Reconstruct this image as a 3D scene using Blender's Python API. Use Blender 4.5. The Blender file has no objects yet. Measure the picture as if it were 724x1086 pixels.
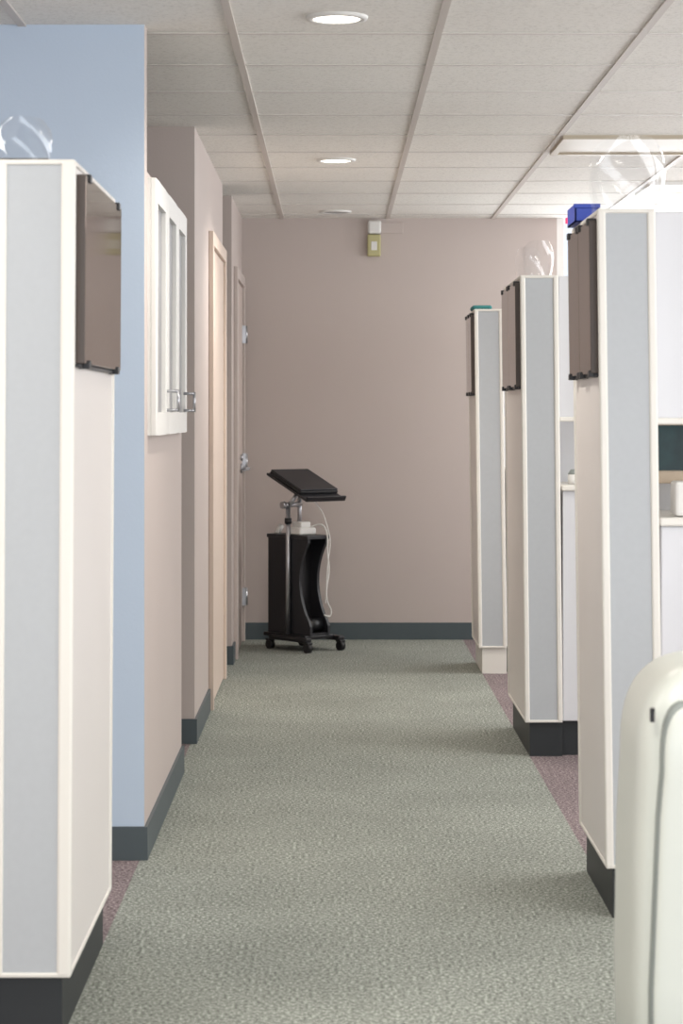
import bpy, bmesh, math, random
from mathutils import Vector, Matrix
random.seed(3)
S=bpy.context.scene
H=2.44
def lin(c):
    return tuple(((v/255)/12.92 if v/255<=0.04045 else ((v/255+0.055)/1.055)**2.4) for v in c)
# ---------------------------------------------------------------- materials
def mat(name,rgb,rough=0.6,metal=0.0,var=0.04,vscale=3.0,bump=0.0,bscale=200,emit=0,spec=0.5,coat=0):
    m=bpy.data.materials.new(name); m.use_nodes=True
    n=m.node_tree.nodes; l=m.node_tree.links; b=n['Principled BSDF']
    c=lin(rgb)
    tc=n.new('ShaderNodeTexCoord')
    nz=n.new('ShaderNodeTexNoise'); nz.inputs['Scale'].default_value=vscale; nz.inputs['Detail'].default_value=4
    l.new(tc.outputs['Object'],nz.inputs['Vector'])
    r=n.new('ShaderNodeValToRGB'); e=r.color_ramp.elements
    e[0].position=.3; e[1].position=.7
    e[0].color=(*[v*(1-var) for v in c],1); e[1].color=(*[min(1,v*(1+var)) for v in c],1)
    l.new(nz.outputs['Fac'],r.inputs['Fac']); l.new(r.outputs['Color'],b.inputs['Base Color'])
    b.inputs['Roughness'].default_value=rough; b.inputs['Metallic'].default_value=metal
    b.inputs['Specular IOR Level'].default_value=spec
    b.inputs['Coat Weight'].default_value=coat
    if bump>0:
        nb=n.new('ShaderNodeTexNoise'); nb.inputs['Scale'].default_value=bscale; nb.inputs['Detail'].default_value=3
        l.new(tc.outputs['Object'],nb.inputs['Vector'])
        bp=n.new('ShaderNodeBump'); bp.inputs['Strength'].default_value=bump; bp.inputs['Distance'].default_value=.003
        l.new(nb.outputs['Fac'],bp.inputs['Height']); l.new(bp.outputs['Normal'],b.inputs['Normal'])
    if emit:
        b.inputs['Emission Color'].default_value=(*c,1); b.inputs['Emission Strength'].default_value=emit
    return m
def carpet(name,dark,mid,light,scale):
    m=bpy.data.materials.new(name); m.use_nodes=True
    n=m.node_tree.nodes; l=m.node_tree.links; b=n['Principled BSDF']
    tc=n.new('ShaderNodeTexCoord')
    a=n.new('ShaderNodeTexNoise'); a.inputs['Scale'].default_value=scale; a.inputs['Detail'].default_value=4; a.inputs['Roughness'].default_value=.85
    l.new(tc.outputs['Object'],a.inputs['Vector'])
    r=n.new('ShaderNodeValToRGB'); e=r.color_ramp.elements
    e[0].position=.38; e[0].color=(*lin(dark),1); e[1].position=.62; e[1].color=(*lin(light),1)
    x=e.new(.5); x.color=(*lin(mid),1)
    l.new(a.outputs['Fac'],r.inputs['Fac'])
    g=n.new('ShaderNodeTexNoise'); g.inputs['Scale'].default_value=1.6; g.inputs['Detail'].default_value=6; g.inputs['Roughness'].default_value=.65
    l.new(tc.outputs['Object'],g.inputs['Vector'])
    mp=n.new('ShaderNodeMapRange'); mp.inputs['From Min'].default_value=.3; mp.inputs['From Max'].default_value=.7
    mp.inputs['To Min'].default_value=.88; mp.inputs['To Max'].default_value=1.12
    l.new(g.outputs['Fac'],mp.inputs['Value'])
    mx=n.new('ShaderNodeVectorMath'); mx.operation='SCALE'
    l.new(r.outputs['Color'],mx.inputs[0]); l.new(mp.outputs['Result'],mx.inputs['Scale'])
    l.new(mx.outputs['Vector'],b.inputs['Base Color'])
    b.inputs['Roughness'].default_value=.95; b.inputs['Specular IOR Level'].default_value=.1
    bp=n.new('ShaderNodeBump'); bp.inputs['Strength'].default_value=.35; bp.inputs['Distance'].default_value=.004
    l.new(a.outputs['Fac'],bp.inputs['Height']); l.new(bp.outputs['Normal'],b.inputs['Normal'])
    return m
M={}
M['mauve']=mat('wall_paint_mauve',(191,179,173),.55,var=.02,vscale=1.2,bump=.15,bscale=120)
M['blue']=mat('wall_paint_blue',(190,206,224),.6,var=.02,vscale=1.2,bump=.1,bscale=120)
M['white']=mat('white_paint',(225,224,220),.5,var=.01)
M['cream']=mat('cream_trim_plastic',(230,227,219),.35,var=.01)
M['grey']=mat('blue_grey_laminate',(181,185,188),.45,var=.015,vscale=60)
M['side']=mat('pinkish_laminate',(230,225,221),.4,var=.01)
M['lam']=mat('white_laminate',(214,215,218),.3,var=.01)
M['base']=mat('baseboard_rubber',(74,84,88),.45,var=.06)
M['plinth']=mat('black_plinth',(38,42,44),.5)
M['mirror']=mat('bronze_mirror',(128,110,98),.06,metal=.95,var=.05)
M['blk']=mat('black_plastic',(22,22,25),.4)
M['blk2']=mat('black_laminate',(36,36,40),.45)
M['bronze_edge']=mat('dark_bronze_edge',(74,62,54),.4)
M['metal']=mat('brushed_metal',(185,186,190),.28,metal=.9)
M['peach']=mat('door_frame_peach',(214,196,182),.45,var=.01)
M['door']=mat('door_paint',(194,180,172),.45,var=.01)
M['tbar']=mat('ceiling_tbar_paint',(202,195,188),.5,var=.01)
M['tbarc']=mat('ceiling_cross_tee_paint',(207,203,197),.5,var=.01)
M['mach']=mat('appliance_white_plastic',(214,218,210),.35,var=.01)
M['machd']=mat('appliance_grey_plastic',(140,147,143),.4)
M['yellow']=mat('dispenser_olive',(182,176,128),.4)
M['bluep']=mat('blue_plastic',(44,72,180),.4)
M['teal']=mat('teal_fabric',(60,130,130),.8)
M['screen']=mat('screen_glass',(22,52,54),.35,var=.6,vscale=9,spec=.3)
M['cabgrey']=mat('cabinet_grey_glass',(140,140,143),.3)
M['wood']=mat('light_wood_frame',(180,162,140),.5,var=.08,vscale=20)
M['red']=mat('red_sign',(220,50,90),.5,emit=1)
M['lamp']=mat('lamp_lens',(255,246,232),.5,emit=5)
M['trof']=mat('troffer_louver',(180,168,148),.4)
M['green']=carpet('carpet_green_grey',(86,89,84),(134,138,130),(198,201,192),105)
M['mcar']=carpet('carpet_mauve',(82,70,73),(124,112,113),(182,168,168),105)
def tilemat():
    m=bpy.data.materials.new('acoustic_tile'); m.use_nodes=True
    n=m.node_tree.nodes; l=m.node_tree.links; b=n['Principled BSDF']
    tc=n.new('ShaderNodeTexCoord')
    a=n.new('ShaderNodeTexNoise'); a.inputs['Scale'].default_value=90; a.inputs['Detail'].default_value=5; a.inputs['Roughness'].default_value=.7
    l.new(tc.outputs['Object'],a.inputs['Vector'])
    r=n.new('ShaderNodeValToRGB'); e=r.color_ramp.elements
    e[0].position=.3; e[0].color=(*lin((210,208,201)),1); e[1].position=.5; e[1].color=(*lin((237,235,229)),1)
    l.new(a.outputs['Fac'],r.inputs['Fac']); l.new(r.outputs['Color'],b.inputs['Base Color'])
    b.inputs['Roughness'].default_value=.9; b.inputs['Specular IOR Level'].default_value=.1
    bp=n.new('ShaderNodeBump'); bp.inputs['Strength'].default_value=.4; bp.inputs['Distance'].default_value=.003
    l.new(a.outputs['Fac'],bp.inputs['Height']); l.new(bp.outputs['Normal'],b.inputs['Normal'])
    return m
M['tile']=tilemat()
def clearmat():
    m=bpy.data.materials.new('clear_plastic'); m.use_nodes=True
    n=m.node_tree.nodes; l=m.node_tree.links; n.remove(n['Principled BSDF'])
    t=n.new('ShaderNodeBsdfTransparent'); t.inputs[0].default_value=(.955,.962,.968,1)
    g=n.new('ShaderNodeBsdfGlossy'); g.inputs['Roughness'].default_value=.12; g.inputs['Color'].default_value=(1,1,1,1)
    fr=n.new('ShaderNodeLayerWeight'); fr.inputs['Blend'].default_value=.25
    ad=n.new('ShaderNodeMath'); ad.operation='MULTIPLY_ADD'; ad.inputs[1].default_value=.45; ad.inputs[2].default_value=.05
    mx=n.new('ShaderNodeMixShader')
    l.new(fr.outputs['Facing'],ad.inputs[0]); l.new(ad.outputs[0],mx.inputs[0]); l.new(t.outputs[0],mx.inputs[1]); l.new(g.outputs[0],mx.inputs[2])
    l.new(mx.outputs[0],n['Material Output'].inputs['Surface'])
    return m
M['clear']=clearmat()
# ---------------------------------------------------------------- helpers
def obj(name,me,parent=None):
    o=bpy.data.objects.new(name,me); S.collection.objects.link(o)
    if parent: 
        o.parent=parent; o.matrix_parent_inverse=parent.matrix_basis.inverted()
    return o
def empty(name,loc):
    o=bpy.data.objects.new(name,None); o.location=loc; o.empty_display_size=.1; S.collection.objects.link(o)
    return o
def box(name,x0,x1,y0,y1,z0,z1,m,parent=None,bev=0,fn=None,facemats=None,seg=2):
    if x0>x1: x0,x1=x1,x0
    me=bpy.data.meshes.new(name); bm=bmesh.new()
    bmesh.ops.create_cube(bm,size=1)
    for v in bm.verts:
        v.co=Vector((x0 if v.co.x<0 else x1, y0 if v.co.y<0 else y1, z0 if v.co.z<0 else z1))
    bm.normal_update()
    me.materials.append(m)
    if facemats:
        for k,mm in facemats.items():
            me.materials.append(mm); i=len(me.materials)-1
            ax='xyz'.index(k[1]); sg=-1 if k[0]=='-' else 1
            for f in bm.faces:
                if f.normal[ax]*sg>.9: f.material_index=i
    if fn:
        for v in bm.verts: v.co=Vector(fn(v.co))
    c=sum((v.co for v in bm.verts),Vector())/8
    for v in bm.verts: v.co-=c
    bm.to_mesh(me); bm.free()
    o=bpy.data.objects.new(name,me); S.collection.objects.link(o); o.location=c
    if parent: o.parent=parent; o.matrix_parent_inverse=parent.matrix_basis.inverted()
    if bev:
        b=o.modifiers.new('bevel','BEVEL'); b.width=bev; b.segments=seg; b.limit_method='ANGLE'
    return o
def raw(name,verts,faces,m,parent=None,smooth=False):
    me=bpy.data.meshes.new(name); me.from_pydata([tuple(v) for v in verts],[],faces); me.materials.append(m)
    bm=bmesh.new(); bm.from_mesh(me); bmesh.ops.recalc_face_normals(bm,faces=bm.faces); bm.to_mesh(me); bm.free()
    if smooth:
        for p in me.polygons: p.use_smooth=True
    return obj(name,me,parent)
def cyl(name,p0,p1,r,m,parent=None,n=16,r2=None):
    p0=Vector(p0);p1=Vector(p1);d=p1-p0
    me=bpy.data.meshes.new(name);bm=bmesh.new()
    bmesh.ops.create_cone(bm,cap_ends=True,segments=n,radius1=r,radius2=r if r2 is None else r2,depth=d.length)
    rot=d.to_track_quat('Z','Y').to_matrix().to_4x4()
    bmesh.ops.transform(bm,matrix=Matrix.Translation((p0+p1)/2)@rot,verts=bm.verts)
    for f in bm.faces: f.smooth=len(f.verts)==4
    bm.to_mesh(me);bm.free();me.materials.append(m)
    return obj(name,me,parent)
def tube(name,pts,r,m,parent=None):
    cu=bpy.data.curves.new(name,'CURVE'); cu.dimensions='3D'; cu.bevel_depth=r; cu.bevel_resolution=3
    sp=cu.splines.new('NURBS'); sp.points.add(len(pts)-1)
    for i,p in enumerate(pts): sp.points[i].co=(*p,1)
    sp.use_endpoint_u=True; sp.order_u=3; cu.resolution_u=8
    cu.materials.append(m)
    o=bpy.data.objects.new(name,cu); S.collection.objects.link(o)
    if parent: o.parent=parent; o.matrix_parent_inverse=parent.matrix_basis.inverted()
    return o
def prism_yz(name,poly,x0,x1,m,parent=None,bev=0):
    n=len(poly)
    v=[(x0,y,z) for y,z in poly]+[(x1,y,z) for y,z in poly]
    f=[list(range(n)),list(range(2*n-1,n-1,-1))]+[[i,(i+1)%n,n+(i+1)%n,n+i] for i in range(n)]
    return raw(name,v,f,m,parent)
# ---------------------------------------------------------------- room shell
XL,XR,YB,YF=-2.6,3.6,-3.0,13.1
me=bpy.data.meshes.new('floor'); xs=[XL,-.567,.745,XR]
me.from_pydata([(x,y,0) for x in xs for y in (YB,YF+.1)]+[(x,y,-.1) for x in xs for y in (YB,YF+.1)],[],
  [[0,2,3,1],[2,4,5,3],[4,6,7,5],[8,9,15,14],[0,1,9,8],[6,14,15,7],[0,8,14,6,4,2],[1,3,5,7,15,9]])
me.materials.append(M['mcar']); me.materials.append(M['green']); me.polygons[1].material_index=1
obj('floor',me)
box('ceiling',XL,XR,YB,YF+.1,H,H+.1,M['tile'])
def multi(name,boxes,m,parent=None):
    vs=[];fs=[]
    for (x0,x1,y0,y1,z0,z1) in boxes:
        b=len(vs)
        vs+=[(x0,y0,z0),(x1,y0,z0),(x1,y1,z0),(x0,y1,z0),(x0,y0,z1),(x1,y0,z1),(x1,y1,z1),(x0,y1,z1)]
        fs+=[[b+i for i in q] for q in ((0,3,2,1),(4,5,6,7),(0,1,5,4),(1,2,6,5),(2,3,7,6),(3,0,4,7))]
    return raw(name,vs,fs,m,parent)
grid=empty('ceiling_grid',(0,5,H))
bars=[];x=-.30
while x>XL: x-=.61
x+=.61
while x<XR:
    bars.append((x-.012,x+.012,YB,YF,H-.006,H)); x+=.61
multi('main_tees',bars,M['tbar'],grid)
y=6.756; bars=[]
while y>YB: y-=.61
y+=.61
while y<YF:
    bars.append((XL,XR,y-.010,y+.010,H-.003,H)); y+=.61
multi('cross_tees',bars,M['tbarc'],grid)
box('wall_back_low',XL,XR,YB-.1,YB,0,.5,M['mauve'])
box('wall_back_high',XL,XR,YB-.1,YB,2.3,H,M['mauve'])
box('wall_left_outer',XL-.1,XL,YB,YF+.1,0,H,M['mauve'])
box('wall_right_low',XR,XR+.1,YB,YF+.1,0,.9,M['mauve'])
box('wall_right_high',XR,XR+.1,YB,YF+.1,2.35,H,M['mauve'])
for i,yy in enumerate((-3,1,5,9,12.9)):
    box('wall_right_pier_%d'%(i+1),XR,XR+.1,yy,yy+.3,.9,2.35,M['mauve'])
box('wall_left_front',XL,-.5536,6.61,6.70,0,H,M['mauve'],facemats={'-y':M['blue']})
box('wall_left_cabinet',-.68,-.5536,6.70,8.22,0,2.02,M['mauve'])
box('wall_left_middle',XL,-.551,8.95,11.2,0,H,M['mauve'])
box('wall_left_far',XL,-.532,11.77,YF,0,H,M['mauve'])
box('wall_far',XL,1.29,YF,YF+.1,0,H,M['mauve'])
box('wall_far_low',1.29,XR,YF,YF+.1,0,.95,M['mauve'])
bh=.098
box('baseboard_left_front',XL,-.5436,6.60,6.61,0,bh,M['base'])
box('baseboard_left_cabinet',-.5536,-.5436,6.61,8.22,0,bh,M['base'])
box('baseboard_left_cabinet_end',-.68,-.5436,8.22,8.23,0,bh,M['base'])
box('baseboard_left_middle_end',XL,-.541,8.94,8.95,0,bh,M['base'])
box('baseboard_left_middle',-.551,-.541,8.95,9.93,0,bh,M['base'])
box('baseboard_left_far_end',XL,-.522,11.76,11.77,0,bh,M['base'])
box('baseboard_left_far',-.532,-.522,11.77,12.0,0,bh,M['base'])
box('baseboard_far',-.532,1.29,YF-.01,YF,0.0,bh,M['base'])
w=empty('window_1',(2.4,YF,1.7))
for a,b_ in ((1.29,1.33),(2.4,2.45),(3.55,3.6)):
    box('mullion',a,b_,YF,YF+.06,.95,H,M['white'],w)
box('sill',1.29,3.6,YF-.04,YF+.06,.95,.99,M['white'],w)
# ---------------------------------------------------------------- partitions
ZT,ZB=1.83,.132
def partition(name,s,xs,y0,L,th,lean,tw,basem,ml,panes):
    y1=y0+L
    e=empty(name,(xs+s*th/2,(y0+y1)/2,0))
    fn=lambda c:(c.x+s*lean*(ZT-c.z)/(ZT-ZB),c.y,c.z)
    X=lambda a: xs+s*a
    box('core',X(.005),X(th-.005),y0+.005,y1-.005,ZB+.006,ZT-.006,M['side'],e,fn=fn,facemats={'-y':M['grey']})
    for nm,a,b_,c,d in (('corner_trim_1',0,tw,y0,y0+.02),('corner_trim_2',th-tw,th,y0,y0+.02),('corner_trim_3',0,.014,y1-.02,y1),('corner_trim_4',th-tw,th,y1-.02,y1)):
        box(nm,X(a),X(b_),c,d,ZB,ZT,M['cream'],e,bev=.006,fn=fn,seg=3)
    box('top_cap',X(.001),X(th-.001),y0+.001,y1-.001,ZT-.010,ZT+.001,M['cream'],e,bev=.003,fn=fn)
    box('bottom_cap',X(.001),X(th-.001),y0+.001,y1-.001,ZB-.002,ZB+.008,M['cream'],e,bev=.003,fn=fn)
    box('plinth',X(.02+lean),X(th+lean),y0+.02,y1-.02,0.0,ZB,basem,e)
    my0=y0+.05; my1=my0+ml
    pw=(my1-my0)/panes
    for i in range(panes):
        box('mirror_pane_%d'%(i+1),X(-.016),X(.004),my0+i*pw+.002,my0+(i+1)*pw-.002,1.408,1.805,M['mirror'],e,bev=.0015,fn=fn,facemats={'-y':M['bronze_edge']})
        for zz in (1.402,1.798):
            for t in (.10,.90):
                yy=my0+(i+t)*pw
                box('mirror_clip',X(-.020),X(.004),yy-.016,yy+.016,zz-.004,zz+.014,M['blk'],e,bev=.002,fn=fn)
    box('mirror_rail_low',X(-.006),X(.004),my0,my1,1.400,1.407,M['blk'],e,fn=fn)
    return e
partition('office_partition',-1,-.5365,4.70,.87,.172,.010,.030,M['plinth'],.80,1)
partition('office_partition',1,.678,5.83,.64,.150,.022,.022,M['plinth'],.54,2)
partition('office_partition',1,.707,8.60,.84,.145,.018,.020,M['plinth'],.70,2)
partition('office_partition',1,.703,11.35,.56,.143,.022,.020,M['cream'],.42,2)
def booth(tx,bx,x1,y0):
    e=empty('booth_counter',((tx+x1)/2,y0+.2,0))
    box('upper_panel',tx,x1,y0,y0+.12,1.29,ZT,M['lam'],e,bev=.004)
    box('upper_rail',tx+.004,x1,y0-.006,y0+.126,1.275,1.292,M['cream'],e,bev=.004)
    box('lower_cabinet',bx,x1,y0,y0+.5,ZB,1.01,M['lam'],e,bev=.004)
    box('countertop',bx-.004,x1,y0-.015,y0+.52,1.01,1.032,M['cream'],e,bev=.005)
    box('plinth',bx,x1,y0+.02,y0+.48,0,ZB,M['plinth'],e)
    box('back_panel',bx,x1,y0+.46,y0+.50,1.032,1.29,M['lam'],e)
    xx=(bx+x1)/2
    box('door_gap',xx-.003,xx+.003,y0-.002,y0+.01,ZB+.02,1.0,M['machd'],e)
    box('handle',xx-.03,xx-.02,y0-.025,y0,.8,.92,M['metal'],e,bev=.003)
    box('end_post',x1-.03,x1,y0-.004,y0+.5,0,ZT,M['cream'],e,bev=.004)
    return e
b1=booth(.832,.852,2.3,5.90)
b2=booth(.855,.872,2.3,8.63)
booth(.85,.87,2.3,11.42)
box('monitor_bezel',.865,1.36,6.10,6.13,1.115,1.274,M['wood'],b1,bev=.003)
box('monitor_screen',.870,1.355,6.095,6.101,1.150,1.272,M['screen'],b1)
box('monitor_stand',1.05,1.15,6.11,6.16,1.034,1.13,M['blk'],b1)
box('tissue_box',.895,1.0,5.93,6.03,1.034,1.125,M['white'],b1,bev=.008)
cyl('bottle',(.925,8.75,1.034),(.925,8.75,1.07),.022,M['white'],b2); cyl('bottle_neck',(.925,8.75,1.07),(.925,8.75,1.09),.022,M['machd'],b2,r2=.01)
# ---------------------------------------------------------------- things on partition tops
box('black_tray',-.72,-.60,5.02,5.15,ZT+.002,ZT+.040,M['blk'],bev=.006)
bpy.data.objects['black_tray'].location.x=-.69
def bin_(name,x0,x1,y0,y1,z0,z1,m):
    e=empty(name,((x0+x1)/2,(y0+y1)/2,z0)); t=.004
    box('bottom',x0,x1,y0,y1,z0,z0+t,m,e)
    box('side_1',x0,x1,y0,y0+t,z0,z1,m,e);box('side_2',x0,x1,y1-t,y1,z0,z1,m,e)
    box('side_3',x0,x0+t,y0,y1,z0,z1,m,e);box('side_4',x1-t,x1,y0,y1,z0,z1,m,e)
    box('rim',x0-.004,x1+.004,y0-.006,y0,z1-.012,z1,m,e,bev=.002)
bin_('storage_bin',.664,.730,6.24,6.44,ZT+.002,ZT+.052,M['bluep'])
box('folded_cloth',.70,.80,11.45,11.65,ZT+.002,ZT+.025,M['teal'],bev=.01)
def shield(cx,cy,z0,wd,ht,depth,rot=0,tilt=0):
    nu,nv=28,16; vs=[];fs=[]
    for j in range(nv+1):
        v=j/nv
        for i in range(nu+1):
            u=-1+2*i/nu
            k=.86+.14*v/.6 if v<.6 else 1.0
            if v>.6: k=1-.22*((v-.6)/.4)**3
            a=u*1.1
            wob=.006*math.sin(5*v+3*u)
            zz=v*ht*(1-.10*abs(u)**4*v)
            vs.append((math.sin(a)*k*wd/2/math.sin(1.1),-math.cos(a)*depth+wob-math.sin(tilt)*v*ht,zz))
    for j in range(nv):
        for i in range(nu):
            a=j*(nu+1)+i; fs.append([a,a+1,a+nu+2,a+nu+1])
    o=raw('face_shield',vs,fs,M['clear'],None,True)
    o.location=(cx,cy,z0); o.rotation_euler=(0,0,rot)
    return o
shield(.765,6.02,ZT+.002,.215,.20,.07,.25,.1)
shield(.785,6.12,ZT+.002,.19,.17,.05,-.35,-.1)
shield(.785,8.85,ZT+.002,.13,.145,.06,.3,.1)
shield(.775,8.95,ZT+.002,.11,.13,.05,-.5,0)
shield(-.675,4.90,ZT+.002,.125,.108,.05,.3,.0)
# ---------------------------------------------------------------- wall cabinet on left wall
e=empty('wall_cabinet',(-.545,7.4,1.64))
cy0,cy1,cz0,cz1=6.72,8.12,1.238,2.005
box('carcass',-.5536,-.545,cy0,cy1,cz0,cz1,M['white'],e)
nd=3; wdd=(cy1-cy0)/nd
for i in range(nd):
    a=cy0+wdd*i+.003; b_=cy0+wdd*(i+1)-.003
    X0,X1=-.545,-.527; st=.065
    box('stile_%d'%(2*i+1),X0,X1,a,a+st,cz0,cz1,M['white'],e,bev=.003)
    box('stile_%d'%(2*i+2),X0,X1,b_-st,b_,cz0,cz1,M['white'],e,bev=.003)
    box('rail_%d'%(2*i+1),X0,X1,a+st,b_-st,cz0,cz0+.07,M['white'],e)
    box('rail_%d'%(2*i+2),X0,X1,a+st,b_-st,cz1-.07,cz1,M['white'],e)
    box('door_panel_%d'%(i+1),X0,X0+.003,a+st,b_-st,cz0+.07,cz1-.07,M['cabgrey'],e)
for i,hy in enumerate((7.15,7.98)):
    cyl('handle_bar_%d'%(i+1),(-.492,hy,1.31),(-.492,hy,1.38),.005,M['metal'],e)
    cyl('handle_post_%d'%(2*i+1),(-.530,hy,1.315),(-.492,hy,1.315),.005,M['metal'],e)
    cyl('handle_post_%d'%(2*i+2),(-.530,hy,1.375),(-.492,hy,1.375),.005,M['metal'],e)
# ---------------------------------------------------------------- doors
def door(name,xw,y0,y1,ztop,hinges,lever_y,fm,dm):
    e=empty(name,(xw,(y0+y1)/2,0)); c=.06
    box('frame_near',xw,xw+.022,y0,y0+c,.0,ztop+c,fm,e,bev=.003)
    box('frame_far',xw,xw+.022,y1-c,y1,.0,ztop+c,fm,e,bev=.003)
    box('frame_head',xw,xw+.022,y0+c,y1-c,ztop,ztop+c,fm,e,bev=.003)
    box('leaf',xw,xw+.008,y0+c+.004,y1-c-.004,.008,ztop-.004,dm,e)
    for i,z in enumerate(hinges):
        cyl('hinge_barrel_%d'%i,(xw+.03,y1-c-.01,z-.05),(xw+.03,y1-c-.01,z+.05),.008,M['metal'],e)
        box('hinge_leaf_%d'%i,xw+.008,xw+.028,y1-c-.05,y1-c-.01,z-.05,z+.05,M['metal'],e)
    if lever_y:
        cyl('rose',(xw+.008,lever_y,1.0),(xw+.018,lever_y,1.0),.028,M['metal'],e)
        cyl('spindle',(xw+.018,lever_y,1.0),(xw+.06,lever_y,1.0),.009,M['metal'],e)
        cyl('lever',(xw+.058,lever_y+.01,1.0),(xw+.052,lever_y-.11,1.0),.009,M['metal'],e)
        cyl('lock',(xw+.008,lever_y,1.06),(xw+.022,lever_y,1.06),.018,M['metal'],e)
door('door_1',-.551,9.95,11.18,2.05,(),None,M['peach'],M['peach'])
door('door_2',-.532,12.02,13.04,2.03,(1.76,1.03,.26),12.7,M['mauve'],M['door'])
# ---------------------------------------------------------------- ceiling lights
def downlight(x,y,on):
    e=empty('recessed_light',(x,y,H))
    me=bpy.data.meshes.new('trim_ring'); bm=bmesh.new(); n=40
    prof=[(.066,-.004),(.070,-.010),(.086,-.009),(.090,-.002),(.090,0)]
    rings=[[bm.verts.new((x+r*math.cos(2*math.pi*i/n),y+r*math.sin(2*math.pi*i/n),H+z)) for i in range(n)] for r,z in prof]
    for a,b_ in zip(rings,rings[1:]):
        for i in range(n): bm.faces.new((a[i],a[(i+1)%n],b_[(i+1)%n],b_[i])).smooth=True
    bm.to_mesh(me);bm.free();me.materials.append(M['white']); obj('trim_ring',me,e)
    cyl('lens',(x,y,H-.0065),(x,y,H-.001),.068,M['lamp'] if on else M['cabgrey'],e,n=40)
    if on:
        L=bpy.data.lights.new('downlight','SPOT'); L.energy=75; L.spot_size=2.6; L.spot_blend=.9; L.shadow_soft_size=.07; L.color=(1,.94,.86)
        o=bpy.data.objects.new('lamp',L); o.location=(x,y,H-.03); S.collection.objects.link(o)
        o.parent=e; o.matrix_parent_inverse=e.matrix_basis.inverted()
for y,on in ((6.48,1),(10.1,1),(12.67,0),(2.9,1)): downlight(.008,y,on)
def area(name,loc,rot,sx,sy,en,col,parent=None):
    L=bpy.data.lights.new(name,'AREA'); L.shape='RECTANGLE'; L.size=sx; L.size_y=sy; L.energy=en; L.color=col
    o=bpy.data.objects.new(name,L); o.location=loc; o.rotation_euler=rot; S.collection.objects.link(o)
    if parent: o.parent=parent; o.matrix_parent_inverse=parent.matrix_basis.inverted()
    return o
def troffer(x0,x1,y0,y1,en):
    e=empty('troffer_light',((x0+x1)/2,(y0+y1)/2,H))
    t=.03
    multi('housing',[(x0,x1,y0,y0+t,H-.02,H),(x0,x1,y1-t,y1,H-.02,H),(x0,x0+t,y0+t,y1-t,H-.02,H),(x1-t,x1,y0+t,y1-t,H-.02,H)],M['white'] if en else M['trof'],e)
    if en: area('lamp',((x0+x1)/2,(y0+y1)/2,H-.010),(0,0,0),x1-x0-2*t,y1-y0-2*t,en,(1,.96,.9),e)
    else: box('louver',x0+t,x1-t,y0+t,y1-t,H-.012,H-.001,M['trof'],e)
troffer(.932,2.14,9.196,9.776,0)
troffer(1.542,2.75,11.03,11.62,26)
troffer(1.542,2.75,7.37,7.97,24)
troffer(1.542,2.75,3.7,4.3,26)
troffer(-.9,.3,0.1,.7,24)  # added fixture above the camera, out of view, lights the near end
troffer(-2.1,-.92,3.7,4.3,26)  # unseen left fixture, added as extra room light
# ---------------------------------------------------------------- far-wall dispenser
e=empty('air_freshener_dispenser',(.23,YF,2.35))
box('mount_top',.195,.272,YF-.06,YF,2.345,2.422,M['white'],e,bev=.014,seg=4)
box('body',.193,.270,YF-.05,YF,2.215,2.342,M['yellow'],e,bev=.008,seg=3)
box('window',.215,.248,YF-.053,YF-.045,2.25,2.30,M['white'],e,bev=.002)
box('wall_plate',.272,.40,YF-.006,YF,2.35,2.412,M['mauve'],e,bev=.002)
e=empty('exit_sign',(1.36,12.9,2.4))
box('face',1.32,1.37,12.9,12.92,2.39,2.425,M['red'],e,bev=.002)
box('bracket',1.335,1.355,12.905,12.915,2.425,H,M['white'],e)
# ---------------------------------------------------------------- laptop cart (built square, then turned)
cart=empty('laptop_cart',(0,0,0))
kk=12.45/2400
pz=lambda v:1.3-(v-440)*kk
B=M['blk'];B2=M['blk2']
for i,xx in enumerate((-.117,.117)):
    box('foot_%d'%i,xx-.022,xx+.022,-.25,.08,.055,.082,B,cart,bev=.008,seg=3)
box('base_plate',-.105,.105,-.20,.17,.066,.088,B,cart,bev=.005)
for i,(cx,cyy) in enumerate(((-.117,-.24),(.117,-.24),(-.117,.09),(.117,.09))):
    cyl('caster_wheel_%d'%i,(cx-.014,cyy,.026),(cx+.014,cyy,.026),.026,B,cart)
    cyl('caster_stem_%d'%i,(cx,cyy,.03),(cx,cyy,.06),.008,M['metal'],cart)
    box('caster_fork_%d'%i,cx-.019,cx+.019,cyy-.02,cyy+.022,.046,.058,B,cart,bev=.003)
def sidepoly():
    P=[(.165,.088),(.165,pz(572)),(-.185,pz(572))]
    zt,zb=pz(576),pz(657)
    for i in range(17):
        t=i/16
        P.append((-.185+.075*math.sin(math.pi*t)**.8,zt+(zb-zt)*t))
    P+=[(-.205,pz(664)),(-.205,.088)]
    return P
HW=.072
prism_yz('side_board_near',sidepoly(),-HW,-HW+.017,B2,cart)
prism_yz('side_board_far',sidepoly(),HW-.017,HW,B2,cart)
box('back_board',-HW+.017,HW-.017,-.06,.160,.088,pz(572),B,cart)
box('shelf_bottom',-HW+.017,HW-.017,-.20,-.06,.088,.10,B2,cart)
cyl('power_brick_roll',(-.05,-.14,.14),(.05,-.14,.14),.038,B,cart)
box('cabinet_top',-HW-.008,HW+.008,-.19,.17,pz(572),pz(568),B2,cart,bev=.003)
cyl('post_side',(-HW-.014,-.03,.088),(-HW-.014,-.03,pz(534)),.013,M['metal'],cart)
cyl('post_rear',(.02,.0,pz(568)),(.02,.0,pz(520)),.012,M['metal'],cart)
cyl('tilt_crossbar',(-.11,-.03,pz(536)),(.03,-.0,pz(536)),.014,M['metal'],cart)
cyl('tilt_knob',(-.11,-.03,pz(536)),(-.13,-.03,pz(536)),.020,M['metal'],cart)
cyl('tilt_arm',(-HW-.014,-.03,pz(537)),(-.0,-.05,pz(518)),.012,M['metal'],cart)
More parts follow.
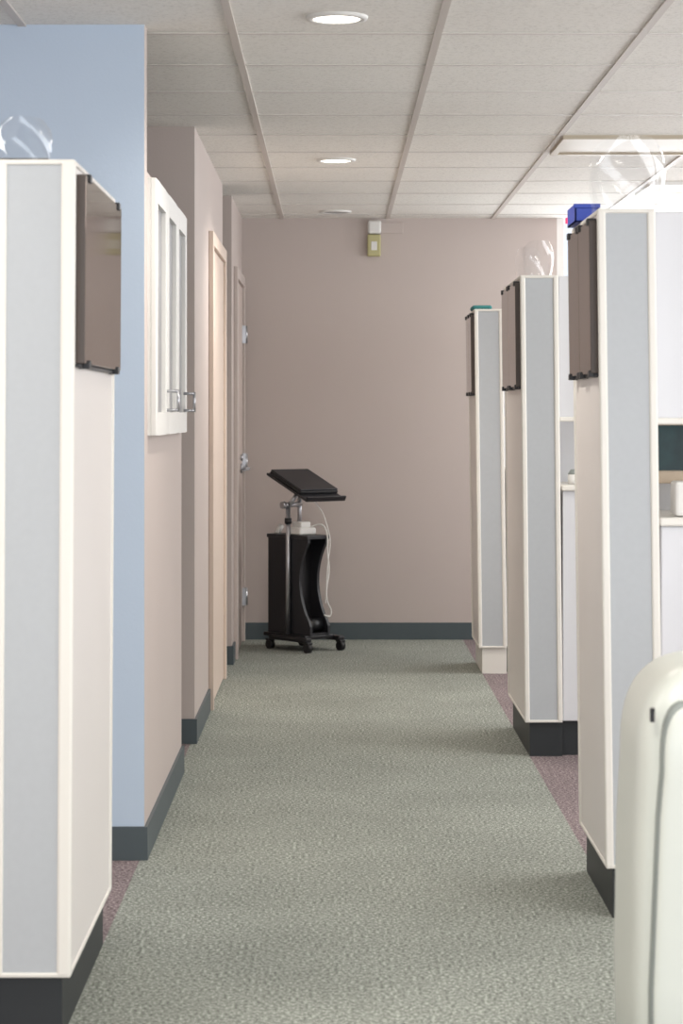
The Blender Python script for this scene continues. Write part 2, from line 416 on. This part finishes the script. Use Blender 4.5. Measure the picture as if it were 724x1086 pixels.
cyl('post_clamp',(-HW-.014,-.03,pz(550)),(-HW-.014,-.03,pz(556)),.02,B,cart)
def tilted(name,lx,ly,lz,w,d,h,m,bev):
    o=box(name,-w/2,w/2,-d/2,d/2,-h/2,h/2,m,None,bev=bev,seg=3)
    a=math.radians(22); R=Matrix.Rotation(a,3,'X')
    c=Vector((0.02,-.055,pz(517)))+R@Vector((lx,ly,lz))
    o.location=c; o.rotation_euler=(a,0,0)
    o.parent=cart; o.matrix_parent_inverse=cart.matrix_basis.inverted()
tilted('tray',0,0,0,.28,.38,.014,B2,.004)
tilted('tray_lip',0,-.185,.012,.28,.012,.022,B,.003)
tilted('tray_bracket',0,.0,-.016,.10,.14,.02,M['metal'],.003)
tilted('laptop_base',.0,.025,.017,.27,.29,.016,B,.005)
tilted('laptop_lid',.0,.027,.031,.265,.285,.010,B2,.004)
box('scanner_body',-.075,.045,-.12,.01,pz(568),pz(560),M['white'],cart,bev=.012,seg=4)
box('scanner_head',-.05,.02,-.10,-.02,pz(561),pz(554),M['white'],cart,bev=.008,seg=3)
cyl('scanner_cap',(-.06,.10,pz(568)),(-.03,.10,pz(559)),.016,M['white'],cart)
tube('power_cable',[(.0,-.09,pz(562)),(.05,-.15,pz(553)),(.06,-.20,pz(566)),(.04,-.215,pz(585)),(.06,-.215,pz(605)),(.03,-.215,pz(628)),(.04,-.22,pz(640)),(.07,-.22,pz(648)),(.06,-.215,pz(656)),(.02,-.215,pz(652))],.0045,M['white'],cart)
tube('laptop_cable',[(.0,-.15,pz(532)),(.03,-.18,pz(540)),(.05,-.20,pz(556)),(.07,-.215,pz(575)),(.04,-.215,pz(600)),(.03,-.215,pz(640))],.003,M['white'],cart)
cart.location=(-.207,12.60,0); cart.rotation_euler=(0,0,math.radians(40))
# ---------------------------------------------------------------- portable appliance
ap=empty('portable_air_conditioner',(.735,4.12,0))
def loft(name,cx,cy,rows,m,parent,n=72,ex=4.0):
    vs=[];fs=[]
    for (z,a,b_,dy) in rows:
        for i in range(n):
            t=2*math.pi*i/n; c=math.cos(t); s_=math.sin(t)
            vs.append((cx+a*math.copysign(abs(c)**(2/ex),c),cy+dy+b_*math.copysign(abs(s_)**(2/ex),s_),z))
    R_=len(rows)
    for j in range(R_-1):
        for i in range(n): fs.append([j*n+i,j*n+(i+1)%n,(j+1)*n+(i+1)%n,(j+1)*n+i])
    fs.append(list(range(n))[::-1]); fs.append([(R_-1)*n+i for i in range(n)])
    return raw(name,vs,fs,m,parent,True)
rows=[(.05,.20,.17,0),(.06,.207,.18,0),(.3,.212,.185,0),(.55,.208,.184,0),(.68,.201,.182,0)]
for i in range(1,15):
    t=i/14*math.pi/2
    rows.append((.68+.182*math.sin(t),.201-.13*(1-math.cos(t))**1.3,.182-.08*(1-math.cos(t)),.0))
loft('body',.735,4.12,rows,M['mach'],ap,ex=7)
def front(g,dz):
    rr=[(.08-g,.178+g,.02,0),(.09-g,.182+g,.03,0),(.3,.182+g,.034,0),(.6,.170+g,.032,0),(.68,.163+g,.032,0)]
    for i in range(1,12):
        t=i/11*math.pi/2
        rr.append((.68+(.115+dz)*math.sin(t),.163+g-.045*(1-math.cos(t))**1.4,.032-.010*(1-math.cos(t)),.012*(1-math.cos(t))))
    return rr
loft('front_panel',.735,3.948,front(0,0),M['mach'],ap,ex=8)
loft('seam',.735,3.953,front(.005,.006),M['machd'],ap,ex=8)
box('vent_slot',.615,.855,3.915,3.95,.745,.755,M['machd'],ap,bev=.002)
box('badge',.550,.558,3.934,3.944,.765,.79,M['blk'],ap,bev=.002)
for sx in (-.16,.16):
    for sy in (-.13,.13):
        cyl('caster',(.735+sx-.012,4.12+sy,.0255),(.735+sx+.012,4.12+sy,.0255),.025,M['blk'],ap)
# ---------------------------------------------------------------- daylight
area('window_daylight_back',(.5,YB-.05,1.4),(math.radians(90),0,0),5.8,1.8,160,(.90,.95,1.0))
area('window_daylight_right',(XR+.05,5.1,1.62),(0,math.radians(90),0),1.4,15.5,260,(.98,.985,1.0))
area('window_daylight_far',(2.45,YF+.08,1.7),(math.radians(-90),0,0),2.2,1.4,45,(.97,.98,1.0))
W=bpy.data.worlds.new('World'); S.world=W; W.use_nodes=True
bg=W.node_tree.nodes['Background']; bg.inputs[0].default_value=(.88,.93,1,1); bg.inputs[1].default_value=1.1
# ---------------------------------------------------------------- camera
cam=bpy.data.cameras.new('camera'); co=bpy.data.objects.new('camera',cam); S.collection.objects.link(co)
co.location=(0,0,1.3); co.rotation_euler=(math.radians(90),0,0)
cam.sensor_fit='VERTICAL'; cam.sensor_height=36; cam.sensor_width=24; cam.lens=2400/1086*36
cam.shift_x=8/1086; cam.shift_y=-103/1086
cam.dof.use_dof=True; cam.dof.focus_distance=9; cam.dof.aperture_fstop=8
cam.clip_end=100
S.camera=co
S.view_settings.view_transform='Standard'
